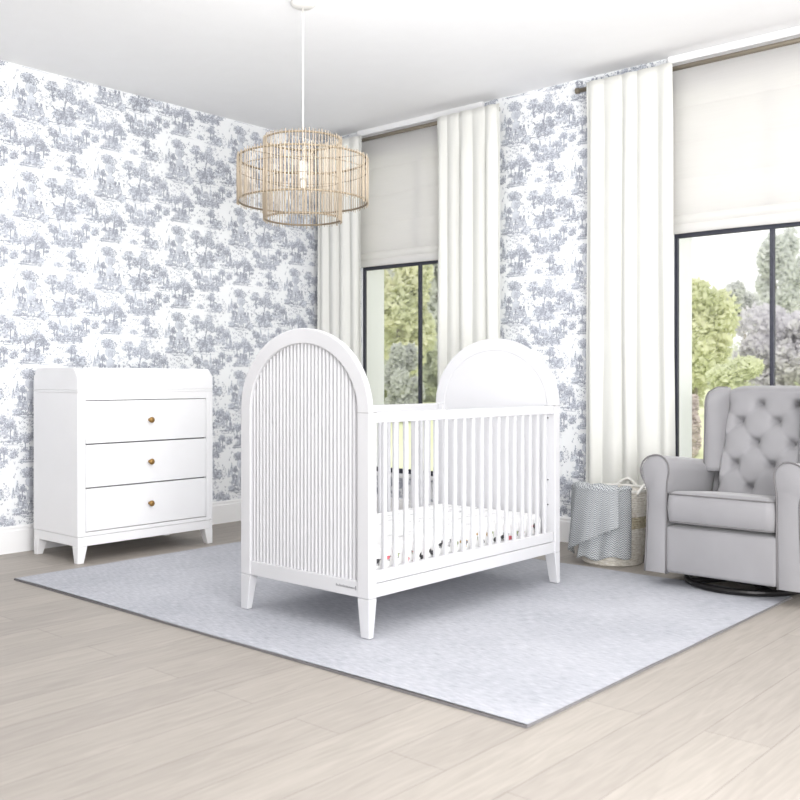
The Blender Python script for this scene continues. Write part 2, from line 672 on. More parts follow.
    # scene 4: village on an island
    spire(.31, .200, .085, .02)
    house(.345, .195, .022, .05)
    spire(.385, .205, .09, .014, 20)
    tree(.275, .175, .09, .028, 0, .5, 34)
    tree(.43, .178, .08, .03, .006, .5, 34)
    crown(.36, .178, .06, .024, 60, .6)
    crown(.30, .17, .045, .02, 40, .5)
    crown(.42, .165, .04, .02, 34, .5)
    for x in (.26, .30, .35, .40, .45):
        tuft(x, .145, .028, 6)
    ground(.355, .158, .2, 4)
    # scene 5: pair of trees with a resting couple
    tree(.150, .065, .15, .045, .012, .5, 64)
    tree(.095, .075, .11, .03, -.006, .45, 36)
    tree(.205, .075, .09, .03, .006, .45, 36)
    figure(.125, .05, .06, 1)
    figure(.175, .048, .058, -1)
    crown(.150, .055, .065, .03, 60, .55)
    ground(.15, .03, .17, 4)
    # scene 6: little copse
    tree(.005, .150, .12, .03, 0, .45, 40)
    crown(.02, .150, .04, .024, 36, .5)
    tree(.485, .21, .10, .026, -.004, .45, 34)
    crown(.47, .20, .032, .02, 30, .5)
    spire(.035, .155, .07, .013, 16)
    ground(0, .135, .1, 3)
    # scene 7: flowering bank
    crown(.43, .035, .05, .03, 50, .5)
    tree(.38, .03, .10, .03, .006, .45, 38)
    animal(.455, .025, .045, -1)
    figure(.41, .03, .06, 1)
    ground(.42, .015, .15, 4)
    crown(.30, .03, .028, .018, 24, .4)
    tuft(.25, .26, .022, 5)
    tuft(.225, .20, .022, 5)
    tuft(.06, .235, .02, 5)
    crown(.255, .255, .02, .012, 14, .4)
    # light sprigs straggling into the open ground between the scenes
    occ = set()
    for q, t in Q:
        for p in q:
            occ.add((int(p[0] % TW / .02), int(p[1] % TH / .02)))
    for i in range(int(TW / .02)):
        for j in range(int(TH / .02)):
            near = sum((i + a, j + b) in occ for a in (-1, 0, 1) for b in (-1, 0, 1))
            x, y = (i + .5) * .02, (j + .5) * .02
            if near == 0 and r.random() < .22:
                crown(x, y, .026, .016, 24, .35)
                tuft(x + .01, y - .012, .018, 4)
            elif (i, j) not in occ and 1 <= near and r.random() < .62:
                x, y = (i + .5) * .02, (j + .5) * .02
                if r.random() < .5:
                    tuft(x, y - .006, r.uniform(.012, .02), 3)
                else:
                    leaves(x, y, .013, .011, 7, .2, .008)
    return Q


TILE = toile_tile()


def add_toile(mb, to3d, u0, u1, z0, z1, skip, phase=(0, 0)):
    """repeat the printed tile over a wall; third-drop from strip to strip"""
    vs, fs, mi = mb.v, mb.f, mb.mi
    i0 = int((u0 - phase[0]) / TW) - 1
    i1 = int((u1 - phase[0]) / TW) + 1
    offs = (.0005, .0015, .0024)
    rr = random.Random(2)
    lift = [offs[t] + rr.random() * .0008 for _, t in TILE]     # no two printed strokes share a plane
    for i in range(i0, i1 + 1):
        for j in range(-2, 7):
            ox = phase[0] + i * TW
            oz = phase[1] + j * TH + (i % 3) * TH / 3
            if oz > z1 or oz + TH * 1.1 < z0 or ox > u1 or ox + TW * 1.1 < u0:
                continue
            for qi, (q, tone) in enumerate(TILE):
                P = [(ox + p[0], oz + p[1]) for p in q]
                if any(p[0] < u0 or p[0] > u1 or p[1] < z0 or p[1] > z1 for p in P):
                    continue
                if any(a < P[0][0] < b and c < P[0][1] < d or a < P[2][0] < b and c < P[2][1] < d for a, b, c, d in skip):
                    continue
                b = len(vs)
                for p in P:
                    vs.append(to3d(p[0], p[1], lift[qi]))
                fs.append((b, b + 1, b + 2, b + 3))
                mi.append(2 + tone)


# ------------------------------------------------------------------ room shell
W1 = (-4.835, -3.735, .33, 2.62)
W2 = (-2.40, -1.30, .33, 2.62)
WT = .245
XR, YF = 2.6, -1.6


def build_room():
    mb = MB()
    mb.box(XL - .2, XR, YF, YB + WT, -.06, 0)
    struct(mb.build('floor', M['floor']))
    mb = MB()
    mb.box(XL - .2, XR, YF, YB + WT, ZC, ZC + .08)
    struct(mb.build('ceiling', M['ceiling']))
    mb = MB()
    mb.box(XL, XR, YF - .15, YF, 0, ZC)
    struct(mb.build('wall_front', M['ceiling']))
    pm = [M['paper'], M['trim'], M['wash'], M['ink_light'], M['ink_dark']]
    mb = MB()
    mb.raw = True
    mb.box(XL - .15, XL, YF, YB + WT, 0, ZC)
    add_toile(mb, lambda u, z, o: (XL + o, u, z), .3, YB - .002, .15, ZC, [], (.02, .12))
    struct(mb.build('wall_left', pm))
    mb = MB()
    mb.raw = True
    xs = [XL, W1[0], W1[1], W2[0], W2[1], XR]
    for a, b in ((0, 1), (2, 3), (4, 5)):
        mb.box(xs[a], xs[b], YB, YB + WT, 0, ZC)
    for w in (W1, W2):
        mb.box(w[0], w[1], YB, YB + WT, 0, w[2])
        mb.box(w[0], w[1], YB, YB + WT, w[3], ZC)
    pad = .004
    skip = [(w[0] - pad, w[1] + pad, w[2] - pad, w[3] + pad) for w in (W1, W2)]
    add_toile(mb, lambda u, z, o: (u, YB - o, z), XL + .01, -.6, .15, ZC, skip, (-5.30 + .14, -.08))
    struct(mb.build('wall_back', pm))
    # baseboards: tall flat board with a moulded cap
    prof = [(0, 0), (.016, 0), (.016, .125), (.012, .132), (.012, .145), (.005, .155), (0, .155)]
    mb = MB()
    mb.prism([(XL + p[0], p[1]) for p in prof], 1, YF, YB)
    struct(mb.build('baseboard_left', M['trim']))
    mb = MB()
    mb.prism([(YB - p[0], p[1]) for p in prof], 0, XL + .017, XR)
    struct(mb.build('baseboard_back', M['trim']))
    # windows
    for i, w in enumerate((W1, W2)):
        x0, x1, z0, z1 = w
        root = bpy.data.objects.new('window_%d' % (i + 1), None)
        COL.objects.link(root)
        root.location = ((x0 + x1) / 2, YB, z0)
        struct(root)
        hx = (x1 - x0) / 2
        H = z1 - z0
        f = MB()
        t = .021
        ya, yb = .012, .034
        f.box(-hx, -hx + t, ya, yb, 0, H)
        f.box(hx - t, hx, ya, yb, 0, H)
        f.box(-hx, hx, ya, yb, 0, t + .012)
        f.box(-hx, hx, ya, yb, H - t, H)
        f.build('window_frame', M['frame'], root, bevel=.003)
        g = MB()
        mx = -.005 if i == 0 else -.002
        g.box(mx - .0125, mx + .0125, ya, yb, t, H - t)
        g.build('mullion', M['frame'], root, bevel=.003)
        g = MB()
        zt = 1.82 - z0
        g.box(-hx + t, hx - t, ya - .003, yb, zt - .026, zt)
        g.build('transom', M['frame'], root, bevel=.003)
        for a, b in ((-hx + t, mx - .0125), (mx + .0125, hx - t)):
            for c, d in ((t + .012, zt - .026), (zt, H - t)):
                p = MB()
                p.box(a, b, .021, .025, c, d)
                p.build('pane', M['glass'], root)
        s = MB()
        s.box(-hx - .03, hx + .03, -.022, .012, -.028, 0)
        s.build('window_sill', M['trim'], root, bevel=.004)


build_room()


# ------------------------------------------------------------------ rug
RX0, RX1, RY0, RY1 = -4.567, -1.53, 2.287, 4.43
mb = MB()
mb.grid(lambda u, v: (RX0 + (RX1 - RX0) * u, RY0 + (RY1 - RY0) * v + .004 * sin(u * 9), .0095 + .0008 * sin(u * 37 + v * 5) * sin(v * 23)), 60, 40)
rim = [(RX0, RY0), (RX1, RY0), (RX1, RY1), (RX0, RY1)]
o = mb.build('area_rug', M['rug'], smooth=True)
tag(o, 'large pale blue-grey woven rug lying flat under the crib', 'rug')
mb = MB()
e = .003
mb.box(RX0 - e, RX0, RY0 - .004, RY1 + .004, 0.001, .0088)
mb.box(RX1, RX1 + e, RY0 - .004, RY1 + .004, 0.001, .0088)
mb.box(RX0, RX1, RY0 - .007, RY0 - .003, 0.001, .0078)
mb.box(RX0, RX1, RY1 + .003, RY1 + .007, 0.001, .0078)
mb.build('bound_edge', M['rug_edge'], o)['label'] = 'dark thin edge of the rug'
ZR = .0115


# ------------------------------------------------------------------ crib
def build_crib():
    x0, x1 = -3.235, -2.475
    cx = (x0 + x1) / 2
    ya, yb = 2.63, 3.985
    cy = (ya + yb) / 2
    root = empty('crib', (cx, cy, ZR), 'white wooden crib with arched fluted end panel and slatted sides on the rug', 'crib')
    hw = (x1 - x0) / 2
    hy = (yb - ya) / 2
    T = .045      # end panel thickness
    FW = .062     # frame width
    ZS = .868 - .0115
    AP = .335     # rise of the arch
    Z0, Z1 = .150, .211

    def arc(w, rise, n=40):
        return [(w * cos(pi - pi * k / n), ZS + .0035 + rise * sin(pi - pi * k / n)) for k in range(n + 1)]

    for end, sg in (('footboard', -1), ('headboard', 1)):
        yo = sg * hy             # outer face
        yi = sg * (hy - T)
        out = [(-hw, Z0)] + arc(hw, AP) + [(hw, Z0)]
        inn = [(-hw + FW, Z0)] + arc(hw - FW, AP - FW) + [(hw - FW, Z0)]
        yt = lambda z: yi if z < ZS + .003 else sg * (hy - .026)
        out[1:1] = [(-hw, ZS - .01), (-hw, ZS)]
        inn[1:1] = [(-hw + FW, ZS - .01), (-hw + FW, ZS)]
        out[-1:-1] = [(hw, ZS), (hw, ZS - .01)]
        inn[-1:-1] = [(hw - FW, ZS), (hw - FW, ZS - .01)]
        fm = MB()
        n = len(out)
        vs = [(p[0], yo, p[1]) for p in out] + [(p[0], yo, p[1]) for p in inn] + [(p[0], yt(p[1]), p[1]) for p in out] + [(p[0], yt(p[1]), p[1]) for p in inn]
        fs = []
        for i in range(n - 1):
            fs += [(i, i + 1, n + i + 1, n + i), (2 * n + i, 3 * n + i, 3 * n + i + 1, 2 * n + i + 1),
                   (i, 2 * n + i, 2 * n + i + 1, i + 1), (n + i, n + i + 1, 3 * n + i + 1, 3 * n + i)]
        fs += [(0, n, 3 * n, 2 * n), (n - 1, 3 * n - 1, 4 * n - 1, 2 * n - 1)]
        fm.add(vs, fs)
        fo = fm.build('arched_' + end, M['white'], root, bevel=.004, angle=50)
        fo['label'] = 'arched frame with fluted outer panel' if sg < 0 else 'arched frame with smooth inner panel'
        # fluted infill: half-round reeds outside, flat inside
        NR = 30
        wi = hw - FW
        base = hy - .013
        cols = []
        for k in range(NR):
            cols.append((-wi + 2 * wi * k / NR, 0))
            for q in range(7):
                t = q / 6
                cols.append((-wi + 2 * wi * (k + .22 + .56 * t) / NR, .0095 * sqrt(max(0, 1 - (2 * t - 1) ** 2))))
        cols.append((wi, 0))

        def ztop(x):
            return ZS + (AP - FW) * sqrt(max(0, 1 - (x / wi) ** 2)) + .004
        im = MB()
        vs, fs = [], []
        for x, h in cols:
            vs += [(x, sg * (base - .008 + h), Z1), (x, sg * (base - .008 + h), ztop(x)), (x, sg * (hy - .024), Z1), (x, sg * (hy - .024), ztop(x))]
        for i in range(len(cols) - 1):
            a, b = 4 * i, 4 * i + 4
            fs += [(a, b, b + 1, a + 1), (a + 2, a + 3, b + 3, b + 2), (a + 1, b + 1, b + 3, a + 3), (a, a + 2, b + 2, b)]
        im.add(vs, fs)
        im.build('fluted_inset', M['white'], fo)
        rm = MB()
        rm.box(-hw + FW, hw - FW, sg * (hy - .004), sg * (hy - T + .004), Z0, Z1)
        ro = rm.build('end_rail', M['white'], fo, bevel=.003)
        # joint line where arch meets posts
        for s2 in (-1, 1):
            lg = MB()
            xo, xi = s2 * hw, s2 * (hw - FW)
            xt = s2 * (hw - .044)
            lg.frustum((min(xo, xt), max(xo, xt), min(yo, yo - sg * .026), max(yo, yo - sg * .026)),
                       (min(xo, xi), max(xo, xi), min(yo, yi), max(yo, yi)), 0, Z0 - .0005)
            lg.build('leg', M['white'], fo, bevel=.003)
            jm = MB()
            ex = .0006
            jm.box(min(xo + s2 * ex, xi), max(xo + s2 * ex, xi), min(yo + sg * ex, yi), max(yo + sg * ex, yi), ZS + .002, ZS + .0035)
            if s2 > 0:
                jm.build('joint_line', M['gap'], fo)
        if sg < 0:
            # small printed maker's mark, unreadable at this size
            pm = MB()
            r = random.Random(3)
            x = hw - FW - .118
            zb = Z0 + .030
            while x < hw - FW - .02:
                w = r.uniform(.003, .006)
                h = r.choice((.006, .006, .009))
                pm.box(x, x + w * .45, yo + .003, yo + .0045, zb, zb + h)
                pm.box(x, x + w, yo + .003, yo + .0045, zb, zb + .0018)
                if r.random() < .6:
                    pm.box(x, x + w, yo + .003, yo + .0045, zb + .0045, zb + .006)
                x += w + .0022
            pm.box(hw - FW - .013, hw - FW - .009, yo + .003, yo + .0045, zb - .004, zb + .012)
            pm.build('printed_mark', M['mark'], fo)['label'] = 'tiny grey printed mark on the rail'
    # long sides
    yi0, yi1 = -hy + T, hy - T
    for s2, nm in ((1, 'front'), (-1, 'rear')):
        xo = s2 * (hw - .006)
        xi = s2 * (hw - .034)
        a, b = min(xo, xi), max(xo, xi)
        mb = MB()
        mb.box(a, b, yi0, yi1, ZS - .037, ZS + .003)
        mb.build('top_rail', M['white'], root, bevel=.004)
        mb = MB()
        mb.box(a, b, yi0 + .004, yi1 - .004, .2045, .252)
        mb.build('lower_rail', M['white'], root, bevel=.003)
        mb = MB()
        mb.box(a + (.001 if s2 > 0 else 0), b, yi0, yi1, Z0, .2025)
        mb.build('base_rail', M['white'], root, bevel=.002)
        NS = 19
        xm = (a + b) / 2
        mb = MB()
        mb.box(-.0085, .0085, -.0095, .0095, .245, ZS - .03)
        first = None
        for k in range(NS):
            y = yi0 + (yi1 - yi0) * (k + 1) / (NS + 1)
            if first is None:
                first = mb.build('slat', M['white'], root, bevel=.004, loc=(xm, y, 0))
            else:
                dup(first, root, (xm, y, 0))
    # mattress support, hidden under the mattress
    mb = MB()
    mb.box(-hw + .04, hw - .04, yi0 + .002, yi1 - .002, .196, .206)
    mb.build('mattress_support', M['white'], root)
    # bolts on the inner faces of the head end posts
    fb = None
    for (x, z) in ((hw - .02, .80), (hw - .02, .50), (hw - .02, .38)):
        mb = MB()
        mb.lathe([(.004, -.003), (.004, 0)], 12, (0, 0, 0), axis='y')
        mb.build('bolt', M['steel'], root, loc=(x - .02, yi1 - .0005, z))


build_crib()


def build_mattress():
    x0, x1, y0, y1, z0, z1 = -3.18, -2.53, 2.685, 3.93, .2195, .345
    cx, cy = (x0 + x1) / 2, (y0 + y1) / 2
    hw, hy, h = (x1 - x0) / 2, (y1 - y0) / 2, z1 - z0
    root = empty('crib_mattress', (cx, cy, z0), 'crib mattress in white fitted sheet with small animal print, inside the crib', 'mattress')
    mb = MB()
    n, c = 10, .045
    # rounded slab built as stacked rounded rectangles
    rings = []
    for (ins, z) in ((.02, 0), (.006, .008), (0, .022), (0, h - .025), (.005, h - .012), (.015, h - .003), (.03, h)):
        pts = []
        for (sx, sy, a0) in ((1, 1, 0), (-1, 1, 90), (-1, -1, 180), (1, -1, 270)):
            for k in range(n + 1):
                a = radians(a0 + 90 * k / n)
                pts.append((sx * (hw - c) + (c - ins) * cos(a), sy * (hy - c) + (c - ins) * sin(a), z))
        rings.append(pts)
    m = len(rings[0])
    vs = [p for rg in rings for p in rg]
    fs = [(i * m + k, i * m + (k + 1) % m, (i + 1) * m + (k + 1) % m, (i + 1) * m + k) for i in range(len(rings) - 1) for k in range(m)]
    fs += [tuple(range(m - 1, -1, -1)), tuple((len(rings) - 1) * m + k for k in range(m))]
    mb.add(vs, fs)
    pm = mb
    r = random.Random(5)

    def disc(y, z, ry, rz, mi, top=None, k=9):
        if top is None:
            pts = [(hw + .0012, y + ry * cos(2 * pi * i / k), z + rz * sin(2 * pi * i / k)) for i in range(k)]
        else:
            pts = [(top + rz * sin(2 * pi * i / k), y + ry * cos(2 * pi * i / k), h + .0012) for i in range(k)]
        pm.add(pts, [tuple(range(k))], mi + 1)

    def critter(y, z, s, mi, mi2, top=None):
        f = r.choice((-1, 1))
        if top is None:
            disc(y, z, s, s * .65, mi)
            disc(y + f * s * .95, z + s * .55, s * .5, s * .5, mi)
            disc(y + f * s * .75, z + s * 1.1, s * .15, s * .35, mi2)
            disc(y + f * s * 1.1, z + s * 1.05, s * .15, s * .3, mi2)
            for q in (-.6, -.2, .3, .65):
                disc(y + q * s, z - s * .85, s * .12, s * .4, mi2)
            disc(y - f * s * 1.1, z + s * .25, s * .3, s * .16, mi2)
        else:
            disc(y, 0, s, s * .5, mi, top)
            disc(y + f * s * 1.2, 0, s * .4, s * .4, mi, top + .004)

    y = -hy + .05
    k = 0
    cols = [(1, 1), (0, 1), (2, 1), (0, 2), (0, 0), (1, 1), (1, 4), (1, 1), (4, 1), (2, 2), (1, 3), (3, 1), (1, 1), (3, 3), (1, 4)]
    while y < hy - .05:
        a, b = cols[k % len(cols)]
        critter(y, .052 + r.uniform(-.008, .03), r.uniform(.011, .017), a, b)
        if k % 2:
            disc(y + .03, .085 + r.uniform(-.01, .01), .006, .006, r.choice((0, 2, 3, 4)))
            disc(y + .034, .075, .002, .01, 2)
        y += r.uniform(.048, .066)
        k += 1
    for _ in range(90):
        critter(r.uniform(-hy + .05, hy - .05), 0, r.uniform(.008, .014), 4, 4, r.uniform(-hw + .05, hw - .06))
    body = mb.build('mattress_body', [M['sheet'], M['p_red'], M['p_black'], M['p_green'], M['p_ochre'], M['p_grey']], root, smooth=True)
    md = body.modifiers.new('e', 'EDGE_SPLIT')
    md.split_angle = radians(50)


build_mattress()


# ------------------------------------------------------------------ dresser
def build_dresser():
    xb, xf = -5.175, -4.695
    y0, y1 = 2.70, 3.60
    cx, cy = (xb + xf) / 2, (y0 + y1) / 2
    D, Wd = (xf - xb) / 2, (y1 - y0) / 2
    root = empty('dresser', (cx, cy, 0), 'white three-drawer dresser with changing topper and brass knobs by the left wall', 'dresser')
    # carcass: two sides, back, bottom, top, front stiles and rails (front faces +x)
    ZB, ZT = .145, .925
    c = MB()
    c.box(-D, D - .0, -Wd, -Wd + .02, ZB, ZT)
    c.box(-D, D - .0, Wd - .02, Wd, ZB, ZT)
    c.box(-D, -D + .012, -Wd + .02, Wd - .02, ZB, ZT)
    c.box(-D + .012, D - .004, -Wd + .02, Wd - .02, ZB, ZB + .018)
    c.box(-D + .012, D - .03, -Wd + .02, Wd - .02, .4, .404)
    c.build('carcass', M['dresser'], root, bevel=.003)
    f = MB()
    SW = .048
    f.box(D - .022, D - .0005, -Wd + .0205, -Wd + SW, ZB, ZT)
    f.box(D - .022, D - .0005, Wd - SW, Wd - .0205, ZB, ZT)
    f.box(D - .022, D - .0005, -Wd + SW, Wd - SW, ZB, .166)
    f.box(D - .022, D - .0005, -Wd + SW, Wd - SW, .884, ZT)
    f.build('face_frame', M['dresser'], root, bevel=.0015)
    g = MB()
    g.box(D - .03, D - .024, -Wd + .03, Wd - .03, .16, .89)  # dark sheet painted as the shade seen between the drawers
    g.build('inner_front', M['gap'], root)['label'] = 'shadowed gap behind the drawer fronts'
    t = MB()
    t.box(-D, D, -Wd, Wd, ZT + .0005, ZT + .014)
    t.build('dresser_top', M['dresser'], root, bevel=.002)
    for z in (.170, .409, .648):
        d = MB()
        d.box(D - .021, D + .001, -Wd + SW + .003, Wd - SW - .003, z, z + .2315)
        dr = d.build('drawer', M['dresser'], root, bevel=.0025)
        k = MB()
        zk = z + .118
        k.lathe([(.009, 0), (.009, .003), (.005, .005), (.005, .014), (.010, .017), (.0165, .021), (.0175, .026), (.015, .031), (.008, .034), (.001, .0345)], 20, (0, 0, 0), axis='x')
        k.build('knob', M['brass'], dr, smooth=True, loc=(D + .001, .0, zk))['label'] = 'round brass knob'
    # base: rails with tapered legs
    b = MB()
    for a in ((-D + .002, D - .002, -Wd + .002, -Wd + .022), (-D + .002, D - .002, Wd - .022, Wd - .002), (D - .022, D - .002, -Wd + .022, Wd - .022), (-D + .002, -D + .022, -Wd + .022, Wd - .022)):
        b.box(*a, .092, ZB - .002)
    b.build('base_rail', M['dresser'], root, bevel=.002)
    for sx in (-1, 1):
        for sy in (-1, 1):
            l = MB()
            xo, yo = sx * (D - .001), sy * (Wd - .001)
            xt, yt = xo - sx * .058, yo - sy * .058
            xq, yq = xo - sx * .036, yo - sy * .036
            so = lambda p, q: (min(p, q), max(p, q))
            l.frustum(so(xo, xq) + so(yo, yq), so(xo, xt) + so(yo, yt), 0, .0915)
            l.build('leg', M['dresser'], root, bevel=.002)
    # changing topper: four boards with clipped top corners
    tp = MB()
    z0, z1, ch, th = .9395, 1.062, .045, .016
    ol = [(-Wd, z0), (Wd, z0), (Wd, z1 - ch), (Wd - ch, z1), (-Wd + ch, z1), (-Wd, z1 - ch)]
    tp.prism(ol, 0, D - th, D)
    tp.prism(ol, 0, -D, -D + th)
    od = [(-D + th, z0), (D - th, z0), (D - th, z1 - ch + th), (D - ch, z1), (-D + ch, z1), (-D + th, z1 - ch + th)]
    tp.prism(od, 1, -Wd, -Wd + th)
    tp.prism(od, 1, Wd - th, Wd)
    tp.build('changing_topper', M['dresser'], root, bevel=.003)


build_dresser()


# ------------------------------------------------------------------ pendant lamp
def build_pendant():
    c = place(303, 379, 4.6)
    root = empty('pendant_lamp', (c.x, c.y, ZC), 'tiered drum pendant lamp of thin bamboo sticks hanging from the ceiling', 'lamp')
    zof = lambda y: 1 + (379 - y) / FPX * 4.6 - ZC
    mb = MB()
    mb.lathe([(.06, 0), (.06, -.012), (.045, -.024), (.012, -.028)], 28)
    mb.build('ceiling_rose', M['cord'], root, smooth=True, bevel=0)
    mb = MB()
    zs = zof(165)
    mb.tube([(0, 0, -.026), (0, 0, zs)], .0035, 8)
    mb.build('hanging_cord', M['cord'], root, smooth=True)
    mb = MB()
    mb.lathe([(.012, zs + .02), (.021, zs + .012), (.021, zs - .065), (.016, zs - .07)], 20)
    so = mb.build('lamp_socket', M['cord'], root)
    mb = MB()
    mb.lathe([(.010, 0), (.013, -.01), (.013, -.035), (.007, -.045), (.001, -.047)], 16)
    mb.build('bulb', M['bulb'], so, smooth=True, loc=(0, 0, zs - .07))
    r = random.Random(9)
    for nm, rad, yt, yb, n in (('outer_drum', .314, 160, 202, 112), ('inner_drum', .188, 141, 219, 74)):
        z1, z0 = zof(yt), zof(yb)
        mb = MB()
        for k in range(n):
            a = 2 * pi * k / n + r.uniform(-.012, .012)
            rr = rad + r.uniform(-.002, .002)
            p = (rr * cos(a), rr * sin(a))
            d = r.uniform(-.008, .008)
            mb.tube([(p[0], p[1], z0 - .012 + r.uniform(-.006, .004)), (p[0] + d * .3, p[1], (z0 + z1) / 2), (p[0], p[1], z1 + .012 + r.uniform(-.004, .006))], r.uniform(.0016, .0026), 5)
        do = mb.build(nm, M['bamboo'], root, smooth=True)
        do['label'] = 'drum of upright thin bamboo sticks'
        zz = [z1, z0] + ([(z0 + z1) / 2] if nm == 'inner_drum' else [z1 - .055])
        for i, z in enumerate(zz):
            q = MB()
            rr = rad - .005
            q.tube([(rr * cos(2 * pi * k / 64), rr * sin(2 * pi * k / 64), z) for k in range(64)], .005 if i < 2 else .002, 6, closed=True)
            q.build('hoop', M['cane_ring'], do, smooth=True)
    # wire spider that carries the drums
    q = MB()
    for k in range(3):
        a = 2 * pi * k / 3 + .4
        q.tube([(.01 * cos(a), .01 * sin(a), zof(160)), (.31 * cos(a), .31 * sin(a), zof(160))], .0022, 6)
    q.build('support_wire', M['bronze'], root)


build_pendant()


# ------------------------------------------------------------------ curtains, rods and shades
ZROD = 2.72
YROD = 4.965


def build_rod(x0, x1, label):
    root = empty('curtain_rod', ((x0 + x1) / 2, YROD, ZROD), label, 'curtain rod')
    h = (x1 - x0) / 2
    mb = MB()
    mb.tube([(-h, 0, 0), (h, 0, 0)], .0135, 14)
    mb.build('rod', M['bronze'], root, smooth=True, bevel=0)
    for s in (-1, 1):
        mb = MB()
        mb.lathe([(.0135, 0), (.018, .004), (.018, .022), (.008, .026)], 16, (0, 0, 0), axis='x')
        e = mb.build('finial', M['bronze'], root, loc=(s * h, 0, 0))
        if s < 0:
            e.rotation_euler = (0, 0, pi)
        mb = MB()
        mb.box(-.008, .008, -.012, YB - YROD, -.028, -.014)
        mb.box(-.018, .018, YB - YROD - .006, YB - YROD - .0005, -.06, .03)
        mb.build('bracket', M['bronze'], root, loc=(s * (h - .09), 0, 0))


def curtain(x0, x1, folds, seed, label, ph=0):
    r = random.Random(seed)
    w = x1 - x0
    root_loc = ((x0 + x1) / 2, YROD, 0)
    mods = [(r.uniform(.7, 1.3), r.uniform(0, 6)) for _ in range(3)]

    def fn(u, v):
        z = .012 + (2.745 - .012) * v
        # folds drift a little down the drop
        uu = u + .012 * sin(3.1 * v + mods[0][1]) * sin(pi * u)
        phs = 2 * pi * folds * uu + ph + .5 * sin(2 * pi * uu * 1.7 + mods[1][1])
        amp = .022 * (.75 + .35 * sin(2 * pi * uu * 2.3 + mods[2][1]))
        amp *= 1 - .6 * min(1, max(0, (z - 2.45) / .22))
        s = sin(phs)
        y = amp * (s + .22 * sin(2 * phs + 1) * (1 - v)) + .006 * sin(9 * v + uu * 12) * (1 - v)
        x = (-w / 2 + w * u) + .010 * cos(phs) * sin(pi * min(1, 6 * u, 6 * (1 - u)) / 2)
        flare = 1 + .06 * (1 - v) ** 2
        return (x * flare, y - .036, z)
    mb = MB()
    mb.grid(fn, int(folds * 22), 60)
    o = mb.build('curtain', M['curtain'], smooth=True, solid=.0025)
    o.location = root_loc
    tag(o, label, 'curtain', 'long white curtains at the windows')
    return o


def shade(w, label):
    x0, x1 = w[0] - .02, w[1] + .02
    zt, zb = ZC - .014, 1.812
    root = empty('roman_shade', ((x0 + x1) / 2, YB, zb), label, 'window shade', 'roman shades over the windows')
    h = (x1 - x0) / 2
    # side profile of the hanging cloth: flat with faint seams and stacked folds at the bottom
    pr = []
    H = zt - zb
    zz = [0, .004, .045, .050, .056, .060, .095, .100, .106, .110, .30, .305, .31, .5, .505, .51, .7, .705, .71, H]
    yy = [-.026, -.030, -.032, -.029, -.024, -.029, -.030, -.026, -.021, -.025, -.024, -.022, -.024, -.023, -.021, -.023, -.022, -.02, -.022, -.02]
    mb = MB()
    n = len(zz)
    nx = 24
    vs = []
    for k in range(nx + 1):
        x = -h + 2 * h * k / nx
        for i in range(n):
            vs.append((x, yy[i] + .0015 * sin(x * 7 + zz[i] * 9), zz[i] - .002 * sin(x * 5) * (1 if i < 3 else 0)))
    fs = [(k * n + i, (k + 1) * n + i, (k + 1) * n + i + 1, k * n + i + 1) for k in range(nx) for i in range(n - 1)]
    mb.add(vs, fs)
    mb.build('shade_cloth', M['shade'], root, smooth=True, solid=.002)
    mb = MB()
    mb.box(-h, h, -.030, -.002, H - .03, H + .012)
    mb.build('headrail', M['trim'], root, bevel=.003)


build_rod(-5.24, -3.56, 'bronze curtain rod over the left window, nearest the corner')
build_rod(-2.95, -.9, 'bronze curtain rod over the right window, behind the armchair')
curtain(-5.17, -4.705, 4.5, 3, 'white curtain hanging in the corner, left of the left window', .6)
curtain(-4.02, -3.51, 5, 8, 'white curtain between left window and wallpaper strip, behind the crib', 2.2)
curtain(-2.885, -2.345, 5, 15, 'white curtain left of the right window, behind the basket', 1.0)
shade(W1, 'off-white roman shade over the left window, between two curtains')
shade(W2, 'off-white roman shade over the right window, above the armchair')


